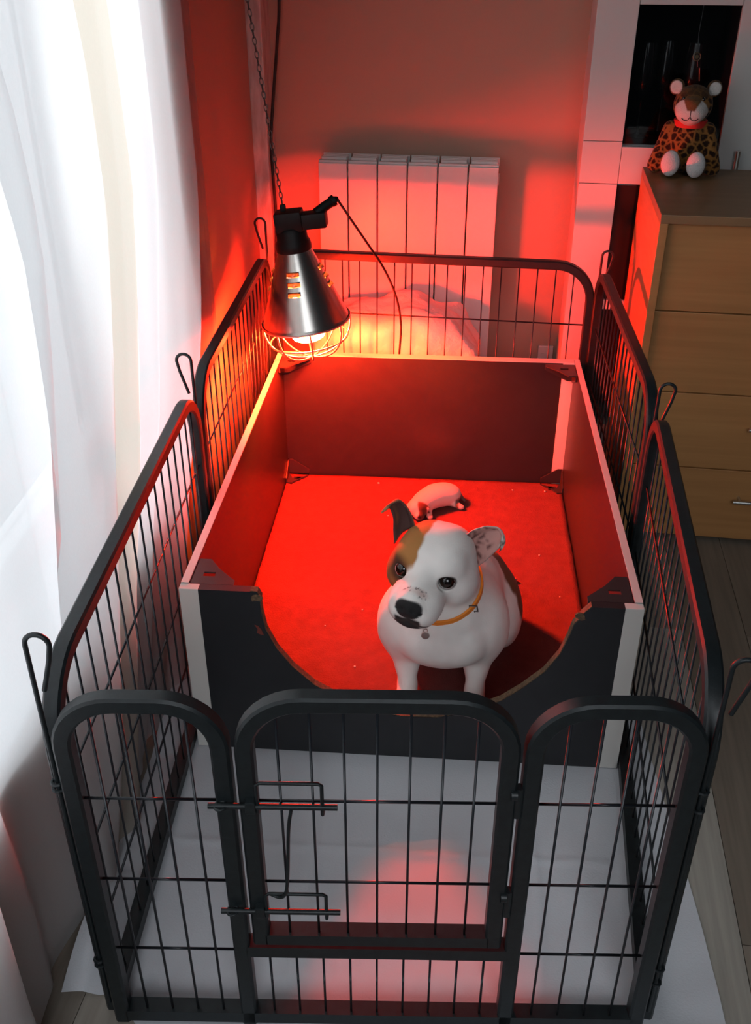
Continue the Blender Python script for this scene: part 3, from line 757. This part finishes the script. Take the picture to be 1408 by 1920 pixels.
# glasses and a medallion in the display compartment
gl = mat('dark_glassware', (.02, .02, .02), .08, spec=.7)
def goblet(x, y, label):
    r = tag(empty('wine_glass', RW(.845 + x, y, .8175), RY), label, 'glass', 'glasses behind the cabinet door')
    bm = bmesh.new(); lathe(bm, [(0, 0), (.026, .001), (.027, .003), (.006, .008), (.0035, .02), (.0035, .085), (.008, .095), (.022, .112), (.027, .14), (.026, .175), (.021, .215), (.0195, .215), (.0245, .175), (.0255, .14), (.02, .114), (0, .097)], 24)
    bm_obj('bowl', bm, gl, r, smooth=True)
goblet(.135, -.13, 'wine glass at the left behind the dark cabinet door'); goblet(.190, -.080, 'wine glass in the middle behind the dark cabinet door'); goblet(.252, -.125, 'wine glass at the right behind the dark cabinet door')
md = tag(empty('medallion', RW(.845 + .242, -CD + .0250, 1.010), RY), 'small round medallion on a chain hanging behind the dark cabinet door', 'medallion')
bm = bmesh.new(); tube(bm, [(.0085 * math.cos(t), 0, .0085 * math.sin(t)) for t in [2 * math.pi * i / 20 for i in range(20)]], .0014, 6, closed=True)
tube(bm, [(0, -.001, 0), (0, .001, 0)], .0045, 16); bm_obj('disc', bm, mat('old_brass', (.35, .30, .16), .35, metal=.8), md, smooth=True)
bm = bmesh.new(); tube(bm, [(0, 0, .0095), (-.004, .0, .05), (-.002, 0, .114)], .0007, 5); tube(bm, [(.003, 0, -.010), (.005, 0, -.022)], .0008, 5); tube(bm, [(.010, 0, -.024), (.014, 0, -.052)], .0012, 5)
bm_obj('pendant_chain', bm, M['chrome'], md, smooth=True)

# ================================================================== DRESSER
dr = tag(empty('dresser', RW(.990, -.2680, 0), RY), 'brown wooden chest of four drawers at the right picture edge', 'dresser')
DW, DD, DH = .80, .4455, .775
bm_obj('side_panel', boxes((0, .017, -DD, 0, 0, DH - .018), bev=.0012), M['wood'], dr); bm_obj('side_panel', boxes((DW - .017, DW, -DD, 0, 0, DH - .018), bev=.0012), M['wood'], dr)
bm_obj('top_panel', boxes((0, DW, -DD, 0, DH - .018, DH), bev=.0015), M['woodtop'], dr)
bm_obj('back_panel', boxes((.017, DW - .017, -.008, 0, .01, DH - .018)), M['wood'], dr)
for k in range(4):
    z0 = .012 + .1862 * k; z1 = z0 + .1835
    d = bm_obj('drawer', boxes((.019, DW - .019, -DD + .016, -DD + .034, z0, z1), (.03, DW - .03, -DD + .034, -.03, z0 + .02, z1 - .03), bev=.0015), M['wood'], dr)
    for hx in (.306, .56):
        bm = bmesh.new(); tube(bm, [(hx - .032, -DD + .016, z0 + .114), (hx - .032, -DD - .006, z0 + .114)], .0035, 8); tube(bm, [(hx + .032, -DD + .016, z0 + .114), (hx + .032, -DD - .006, z0 + .114)], .0035, 8)
        tube(bm, [(hx - .048, -DD - .008, z0 + .114), (hx + .048, -DD - .008, z0 + .114)], .0045, 10)
        bm_obj('handle', bm, M['chrome'], d, smooth=True)

# ================================================================== PLUSH LEOPARD
pl = SDF((-.10, -.12, -.01), (.10, .09, .22), .0022)
pl.ell((0, .0, .062), (.052, .047, .062), .01)
pl.cone((0, 0, .10), (0, -.004, .125), .034, .030, .01)
pl.ell((0, -.008, .150), (.043, .040, .042), .006)
pl.ell((-.002, -.038, .140), (.033, .024, .028), .010)                     # muzzle pad
pl.ell((0, -.050, .158), (.016, .012, .012), .006)
for s in (-1, 1):
    pl.ell((s * .041, .004, .184), (.017, .008, .018), .004); pl.ell((s * .042, -.006, .184), (.010, .006, .011), .003, op='s')
    pl.cone((s * .040, -.004, .095), (s * .064, -.022, .018), .019, .018, .008)      # arms
    pl.cone((s * .030, -.015, .022), (s * .028, -.058, .026), .022, .022, .008)      # legs
    pl.ell((s * .028, -.078, .034), (.021, .014, .029), .006)                          # feet soles
P, Q = pl.mesh(2); col = np.tile(np.array([.26, .115, .03]), (len(P), 1))
vor = np.array([mnoise.voronoi(Vector(p) * 66)[0] for p in P]); d1 = np.array([v[0] for v in vor]); d2 = np.array([v[1] for v in vor])
col = mixc(col, (.022, .010, .006), sstep(d2 - d1 - .12, 0, .12)); col = mixc(col, (.10, .04, .014), sstep(.16 - d1, 0, .06)); col = mixc(col, (.07, .035, .016), sstep(P[:, 2] - .160, 0, .015) * .8)
mz = ((P[:, 0] + .002) / .037) ** 2 + ((P[:, 2] - .138) / .031) ** 2
col = mixc(col, (.62, .58, .55), sstep(1.05 - mz, 0, .1) * (P[:, 1] < -.030))
col = mixc(col, (.16, .075, .03), sstep(.0045 - np.maximum(np.abs(P[:, 0] + .001) - (.006 + .55 * np.clip(P[:, 2] - .146, 0, .02)), np.abs(P[:, 2] - .163) - .016), 0, .003) * (P[:, 1] < -.04))
for s in (-1, 1):
    so = ((P[:, 0] - s * .028) / .021) ** 2 + ((P[:, 2] - .034) / .029) ** 2
    col = mixc(col, (.60, .58, .58), sstep(1.0 - so, 0, .1) * (P[:, 1] < -.078))
    ea = ((P[:, 0] - s * .042) / .0135) ** 2 + ((P[:, 2] - .184) / .0145) ** 2
    col = mixc(col, (.60, .56, .53), sstep(1.0 - ea, 0, .15) * (P[:, 1] < .004))
plr = tag(empty('plush_leopard', RW(1.078, -.315, DH), math.radians(-14)), 'small spotted plush leopard with red ribbon sitting on the dresser', 'soft toy')
link('body', np_mesh('plush_body', P * 1.0, Q, col), M['plush'], plr)
bm = bmesh.new()
pts = [(.0355 * math.cos(t), -.002 + .0345 * math.sin(t), .1105) for t in [2 * math.pi * i / 32 for i in range(32)]]
rings = [[bm.verts.new((p[0] * q[0], p[1] * q[0], p[2] + q[1])) for q in ((.97, -.008), (1.05, -.007), (1.05, .007), (.97, .008))] for p in pts]
for i in range(32):
    for k in range(4): bm.faces.new((rings[i][k], rings[i][(k + 1) % 4], rings[(i + 1) % 32][(k + 1) % 4], rings[(i + 1) % 32][k]))
bm_obj('ribbon', bm, M['red'], plr, smooth=True, ang=50)
def plsurf(x, z, y0=-.10):
    y = y0
    while y < .0 and pl.at((x, y, z)) > 0: y += .001
    return y
for s in (-1, 1):
    y = plsurf(s * .021, .166); bm = bmesh.new(); bmesh.ops.create_uvsphere(bm, u_segments=12, v_segments=8, radius=.0046); bm_obj('eye', bm, M['eye'], plr, (s * .021, y + .001, .166), smooth=True)
sm = [(-.019, .128), (-.013, .1235), (-.005, .125), (-.001, .131), (.003, .125), (.011, .1235), (.017, .128)]
bm = bmesh.new(); tube(bm, smooth_path([(x, plsurf(x, z) - .0004, z) for x, z in sm], 4), .0011, 6); tube(bm, [(-.001, plsurf(-.001, .131) - .0004, .131), (-.001, plsurf(-.001, .143) - .0004, .145)], .0011, 6)
bm_obj('stitched_mouth', bm, M['thread'], plr, smooth=True)

# ================================================================== THE DOG
HC = np.array([.415, .700, .303])                          # skull centre
PSI, RHO, TAU = math.radians(17), math.radians(3.5), math.radians(4)
Rm = np.array(Matrix.Rotation(-PSI, 3, 'Z') @ Matrix(((1, 0, 0), (0, -1, 0), (0, 0, 1))) @ Matrix.Rotation(TAU, 3, 'X') @ Matrix.Rotation(RHO, 3, 'Y'))
def HW(p): return HC + Rm @ np.array(p)
D = SDF((.24, .50, .0), (.66, 1.06, .43), .0024)
# trunk
D.ell((.437, .735, .170), (.098, .088, .092), .03)         # chest
D.ell((.437, .675, .140), (.078, .050, .052), .03)         # breast
D.ell((.436, .690, .200), (.070, .062, .055), .03)
for s, x in ((-1, .362), (1, .508)):
    D.ell((x, .722, .150), (.052, .064, .070), .03)        # shoulders
D.ell((.448, .82, .140), (.105, .12, .115), .04)           # barrel
D.ell((.466, .905, .105), (.108, .10, .098), .04)          # rump
for s, x in ((-1, .375), (1, .555)):
    D.ell((x, .86, .078), (.042, .085, .070), .025)        # thighs
    D.cone((x - s * .01 - .02, .85, .040), (x - s * .02 - .02, .795, .032), .024, .020, .015)   # hind foot
    D.ell((x - s * .02 - .02, .785, .029), (.022, .028, .014), .01)
D.cone((.50, .985, .06), (.57, 1.03, .03), .018, .006, .02)          # tail
# forelegs
for x0, x1, x2, yy in ((.358, .369, .372, .655), (.512, .502, .499, .648)):
    D.cone((x0, .712, .125), (x1, .690, .070), .034, .0215, .025)
    D.cone((x1, .690, .070), (x2, yy + .012, .036), .0205, .0175, .012)
    D.cone((x2, yy + .010, .036), (x2, yy - .006, .028), .0175, .018, .010)
    D.ell((x2, yy - .016, .0275), (.0225, .027, .0125), .008)
    for q in (-.0135, -.0045, .0045, .0135):
        D.ell((x2 + q, yy - .036 + abs(q) * .5, .0265), (.0058, .011, .0095), .003)
# neck
D.cone((.437, .745, .190), (.424, .712, .285), .074, .056, .035)
for x in (.400, .472): D.ell((x, .652, .150), (.036, .026, .040), .014)   # breast muscles
# head, in its own frame (x = picture right, y = out along the snout, z = up)
def he(c, r, k=.014, op='u'): D.ell(HW(c), r, k, Rm, op)
def hc(a, b, ra, rb, k=.014, op='u'): D.cone(HW(a), HW(b), ra, rb, k, op)
for s in (-1, 1): he((s * .020, -.004, .008), (.049, .078, .054), .025)
for s in (-1, 1):
    he((s * .044, .006, -.026), (.040, .052, .043), .02)      # cheek muscle
    he((s * .030, .036, .022), (.028, .022, .017), .02)       # brow
    he((s * .022, .096, -.040), (.023, .036, .030), .014)     # flews
he((0, .082, -.028), (.043, .050, .032), .022)
he((0, .078, -.062), (.031, .050, .017), .014)                # lower jaw
hc((0, .040, .010), (0, .118, -.016), .024, .019, .014)       # bridge
he((0, .125, -.024), (.0265, .0165, .0205), .005)             # nose
for s in (-1, 1):
    he((s * .0105, .1415, -.0235), (.0046, .006, .0044), .003, 's')
    he((s * .021, .138, -.029), (.004, .010, .0025), .003, 's')
    he((s * .0405, .0665, .000), (.0150, .012, .0125), .006, 's')   # eye sockets
he((0, .142, -.052), (.0018, .012, .012), .004, 's')           # lip split
P, Q = D.mesh(2)
L_ = (P - HC) @ Rm                                            # head-frame coordinates
X, Y, Z = L_[:, 0], L_[:, 1], L_[:, 2]
nz1 = vnoise(P, 55); nz2 = vnoise(P, 260, 3)
col = np.tile(np.array([.87, .83, .79]), (len(P), 1)) * (1 + .05 * nz1)[:, None]
head = sstep(Z + .35 * Y, -.075, -.055) * sstep(Y, -.085, -.06)
jag = .004 * nz1
# tan patch over the right-hand (picture-left) half of the face
pat = sstep(-(X + .012 + jag), 0, .006) * sstep(Z - (-.006 + 1.25 * (X + .022)) + jag, 0, .007) * sstep(.080 - Y, 0, .01) * sstep(Z + .072, 0, .01) * sstep(Y + .07, 0, .01)
col = mixc(col, (.42, .19, .055), pat)
dE = np.sqrt(((X + .040) / 1.25) ** 2 + (Y - .055) ** 2 + ((Z - .001) / 1.1) ** 2)
col = mixc(col, (.070, .032, .014), sstep(.033 - dE, 0, .016) * pat)
col = mixc(col, (.13, .055, .02), sstep(-X - .050, 0, .02) * pat * .6)
for s in (-1, 1):
    dS = np.sqrt((X - s * .0405) ** 2 + ((Y - .054)) ** 2 + (Z - .001) ** 2)
    col = mixc(col, (.035, .022, .018), sstep(.0185 - dS, 0, .003))
# nose, lips, chin
nose = np.sqrt((X / .0262) ** 2 + ((Y - .126) / .0185) ** 2 + ((Z + .0245) / .0215) ** 2)
pink = np.sqrt(((X - .004) / .026) ** 2 + ((Y - .114) / .014) ** 2 + ((Z + .004) / .014) ** 2)
col = mixc(col, (.60, .40, .36), sstep(1.0 - pink, 0, .5) * .8)
col = mixc(col, (.04, .03, .03), sstep(1.0 - pink, 0, .2) * sstep(nz2, .30, .38) * .8)
lip = sstep(Y - .094 + .3 * (Z + .05), 0, .008) * sstep(-Z - .041 + jag, 0, .005) * sstep(.0255 - np.abs(X + .001) + jag, 0, .005)
col = mixc(col, (.028, .024, .024), lip)
gr = sstep(-(np.abs(Z + .053 + .35 * (np.abs(X) - .008)) - .0042), 0, .002) * (Y > .085) * (np.abs(X) < .040)
col = mixc(col, (.05, .035, .032), gr * .9)
col = mixc(col, (.020, .019, .020), sstep(1.04 - nose, 0, .06))
# pinkish belly/legs, brown saddle at the rump
col = mixc(col, (.62, .45, .40), sstep(.075 - P[:, 2], 0, .05) * .45 * (P[:, 1] < .76))
sad = sstep(P[:, 1] + 1.0 * (P[:, 0] - .47) - .93 + .02 * nz1, 0, .02) * sstep(P[:, 0] - .50, 0, .02) * (Z < -.05)
col = mixc(col, (.16, .07, .028), sad)

# ears: cupped, folded leather joined into the same mesh
def ear(rows, thick=.0045, sub=2):
    bm = bmesh.new(); vs = [[bm.verts.new(HW(p)) for p in r] for r in rows]
    for i in range(len(vs) - 1):
        for j in range(len(vs[0]) - 1): bm.faces.new((vs[i][j], vs[i][j + 1], vs[i + 1][j + 1], vs[i + 1][j]))
    # Catmull-like refinement
    for _ in range(sub): bmesh.ops.subdivide_edges(bm, edges=bm.edges[:], cuts=1, use_grid_fill=True, smooth=1.0)
    bmesh.ops.recalc_face_normals(bm, faces=bm.faces); bmesh.ops.solidify(bm, geom=bm.faces[:], thickness=thick)
    bmesh.ops.triangulate(bm, faces=bm.faces); bm.verts.ensure_lookup_table()
    for _ in range(3): bmesh.ops.smooth_vert(bm, verts=bm.verts, factor=.35, use_axis_x=True, use_axis_y=True, use_axis_z=True)
    bm.verts.index_update()
    V = np.array([v.co[:] for v in bm.verts]); T = np.array([[v.index for v in f.verts] for f in bm.faces]); nrm = np.array([v.normal[:] for v in bm.verts]); bm.free(); return V, T, nrm
earL = ear([[(-.040, -.010, .040), (-.056, -.022, .038), (-.070, -.010, .030), (-.078, .010, .012)],
            [(-.050, -.014, .062), (-.066, -.030, .062), (-.080, -.018, .052), (-.084, .004, .036)],
            [(-.062, -.016, .080), (-.076, -.028, .082), (-.086, -.018, .074), (-.088, .000, .062)],
            [(-.080, -.014, .094), (-.088, -.020, .094), (-.094, -.012, .088), (-.096, .0, .080)],
            [(-.090, .004, .092), (-.097, .004, .090), (-.101, .006, .086), (-.102, .008, .081)],
            [(-.100, .016, .080), (-.105, .016, .078), (-.107, .016, .075), (-.106, .014, .074)]])
earR = ear([[(.034, -.022, .044), (.050, -.040, .036), (.064, -.038, .018), (.074, -.014, -.006)],
            [(.050, -.034, .062), (.066, -.052, .050), (.080, -.046, .032), (.088, -.020, .010)],
            [(.070, -.046, .070), (.082, -.058, .058), (.093, -.050, .042), (.098, -.030, .024)],
            [(.092, -.054, .070), (.099, -.060, .062), (.106, -.052, .050), (.106, -.036, .036)],
            [(.106, -.044, .064), (.111, -.044, .058), (.114, -.040, .050), (.110, -.030, .042)],
            [(.108, -.028, .050), (.112, -.028, .044), (.112, -.026, .040), (.108, -.022, .036)]])
TQ = [Q]; VV = [P]; CC = [col]; base_n = len(P); tris = []
camp = np.array(cam.location)
for k, (V, T, nr) in enumerate((earL, earR)):
    l = (V - HC) @ Rm
    facing = sstep(np.einsum('ij,ij->i', nr, (camp - V) / np.linalg.norm(camp - V, axis=1)[:, None]), -.1, .3)
    # inside of the ear = the cupped front; decided in head coordinates so it stays with the ear
    tipd = sstep(l[:, 1] - (.004 if k == 0 else -.044), 0, .006) * sstep(np.abs(l[:, 0]) - (.088 if k == 0 else .102), 0, .004)
    n2 = vnoise(V, 150, 5)
    if k == 0:
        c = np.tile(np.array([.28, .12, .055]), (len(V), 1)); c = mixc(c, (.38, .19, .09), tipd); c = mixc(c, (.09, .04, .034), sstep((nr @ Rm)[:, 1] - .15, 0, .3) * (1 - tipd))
    else:
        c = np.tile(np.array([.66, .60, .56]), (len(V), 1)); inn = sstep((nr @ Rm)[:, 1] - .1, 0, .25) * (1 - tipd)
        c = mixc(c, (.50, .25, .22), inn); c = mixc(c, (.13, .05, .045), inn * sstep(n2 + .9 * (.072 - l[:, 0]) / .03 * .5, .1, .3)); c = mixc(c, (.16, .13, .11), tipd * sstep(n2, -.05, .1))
    VV.append(V); CC.append(c); tris.append(T + base_n); base_n += len(V)
dogroot = tag(empty('dog', (.437, .80, FZ)), 'white bull terrier type dog with a tan eye patch sitting in the box entrance', 'dog')
Pall = np.concatenate(VV); Call = np.concatenate(CC)
Qt = np.concatenate([Q[:, [0, 1, 2]], Q[:, [0, 2, 3]]] + tris)
off = np.array([.437, .80, FZ])
link('body', np_mesh('dog_body', Pall - off, Qt, Call), M['fur'], dogroot)
for s, gz in ((-1, (-.12, -.84, .52)), (1, (-.02, -.84, .54))):
    bm = bmesh.new(); bmesh.ops.create_uvsphere(bm, u_segments=32, v_segments=24, radius=.0154)
    e = bm_obj('eye', bm, M['eyeball'], dogroot, tuple(HW((s * .0402, .0535, .0000)) - off), smooth=True, ang=180)
    gv = Vector(gz).normalized(); ca_ = e.data.color_attributes.new('Col', 'FLOAT_COLOR', 'POINT')
    for v in e.data.vertices:
        c_ = v.co.normalized().dot(gv)
        ca_.data[v.index].color = (.006, .004, .004, 1) if c_ > .88 else ((.016, .008, .005, 1) if c_ > .55 else ((.02, .012, .01, 1) if c_ > .50 else (.50, .47, .46, 1)))
# collar: hugs the neck where it meets the shoulders
cc = np.array([.428, .722, .243]); ca = Vector((-.16, -.30, 1)).normalized(); cu = ca.cross(Vector((0, 1, 0))).normalized(); cv = ca.cross(cu)
ring = []
for i in range(64):
    t = 2 * math.pi * i / 64; d = np.array(cu * math.cos(t) + cv * math.sin(t)); r = .15
    while r > .03 and D.at(cc + d * r) > 0: r -= .001
    ring.append(r)
ring = [np.mean([ring[(i + k) % 64] for k in range(-3, 4)]) + .0022 for i in range(64)]
bm = bmesh.new(); rows = []
for i in range(64):
    t = 2 * math.pi * i / 64; d = cu * math.cos(t) + cv * math.sin(t); rows.append([bm.verts.new(Vector(cc - off) + d * (ring[i] + q[0]) + ca * q[1]) for q in ((-.002, -.0055), (.002, -.005), (.002, .005), (-.002, .0055))])
for i in range(64):
    for k in range(4): bm.faces.new((rows[i][k], rows[i][(k + 1) % 4], rows[(i + 1) % 64][(k + 1) % 4], rows[(i + 1) % 64][k]))
col_o = bm_obj('collar', bm, M['collar'], dogroot, smooth=True, ang=50); col_o['label'] = 'thin orange collar'
def collar_pt(t, extra=0.):
    d = cu * math.cos(t) + cv * math.sin(t); i = int(round(t / (2 * math.pi) * 64)) % 64; return Vector(cc - off) + d * (ring[i] + extra)
def tq(wx, wy):                                            # ring angle whose direction is nearest (wx, wy)
    return max((2 * math.pi * i / 64 for i in range(64)), key=lambda t: (cu * math.cos(t) + cv * math.sin(t)).dot(Vector((wx, wy, 0))))
t1 = tq(.62, -.78); p = collar_pt(t1, .003); bm = bmesh.new(); tube(bm, [p + ca * .008 + Vector((-.007, 0, 0)), p + ca * .008 + Vector((.007, 0, 0)), p - ca * .008 + Vector((.007, 0, 0)), p - ca * .008 + Vector((-.007, 0, 0))], .0013, 6, closed=True); tube(bm, [p - ca * .008, p - ca * .018 + Vector((0, -.004, 0))], .0012, 6)
bm_obj('buckle', bm, M['chain'], col_o, smooth=True)
t2 = tq(-.25, -.97); p = collar_pt(t2, .012) - ca * .010; bm = bmesh.new(); tube(bm, [p + Vector((.004 * math.cos(a), 0, .004 * math.sin(a))) for a in [math.pi * i / 6 for i in range(12)]], .0009, 5, closed=True)
tube(bm, [p + Vector((0, -.001, -.011)), p + Vector((0, .001, -.011))], .0075, 16); bm_obj('name_tag', bm, M['chrome'], col_o, smooth=True)

# ================================================================== THE PUPPY
U = SDF((-.10, -.10, -.004), (.10, .10, .09), .0018)
U.ell((.0, .006, .030), (.046, .033, .030), .015, np.array(Matrix.Rotation(math.radians(28), 3, 'Z')))
U.ell((.030, .020, .026), (.034, .031, .026), .015)
U.ell((-.030, -.018, .027), (.030, .026, .025), .015)                       # shoulders
U.ell((-.046, -.040, .023), (.027, .027, .023), .010)                       # head
U.ell((-.044, -.062, .014), (.0135, .014, .012), .006)                      # muzzle
for x, y in ((-.068, -.040), (-.026, -.050)): U.ell((x, y, .026), (.0085, .010, .005), .003)   # ear flaps
U.cone((-.022, -.030, .016), (-.018, -.052, .006), .011, .007, .006); U.ell((-.017, -.058, .006), (.0075, .009, .006), .004)
U.cone((.040, .006, .014), (.056, -.008, .009), .013, .008, .006); U.ell((.062, -.012, .007), (.009, .007, .0065), .004)
U.cone((.058, .030, .022), (.074, .022, .006), .007, .003, .006)            # tail
P2, Q2 = U.mesh(2)
c2 = np.tile(np.array([.66, .60, .56]), (len(P2), 1)); n1 = vnoise(P2, 60, 2)
fx, fy = P2[:, 0] + .046, P2[:, 1] + .040
dark = sstep(fx + .006 * n1 + .004, 0, .004) * sstep(-.006 - fy, 0, .006) * sstep(.022 - np.abs(fx - .010), 0, .005)
c2 = mixc(c2, (.09, .035, .02), dark * (P2[:, 2] > .006))
rump = sstep(P2[:, 0] - .045 + .005 * n1, 0, .006) * sstep(.028 - P2[:, 2], 0, .006); c2 = mixc(c2, (.06, .028, .018), rump * .9)  # low part of the rump darkened to paint the underside shadow
paw = sstep(P2[:, 0] - .055, 0, .003) * sstep(-.006 - P2[:, 1], 0, .003); c2 = mixc(c2, (.70, .46, .42), paw)
paw = sstep(-P2[:, 1] - .052, 0, .003) * sstep(P2[:, 0] + .026, 0, .003); c2 = mixc(c2, (.70, .48, .44), paw)
c2 = mixc(c2, (.025, .015, .014), sstep(.0055 - np.sqrt((P2[:, 0] + .044) ** 2 + (P2[:, 1] + .075) ** 2 + (P2[:, 2] - .015) ** 2), 0, .002))
pup = tag(link('puppy', np_mesh('puppy', P2, Q2, c2), M['pupfur'], None, (.410, 1.362, FZ), (0, 0, math.radians(4))), 'newborn pale puppy sleeping on the red-lit carpet behind the dog', 'puppy')
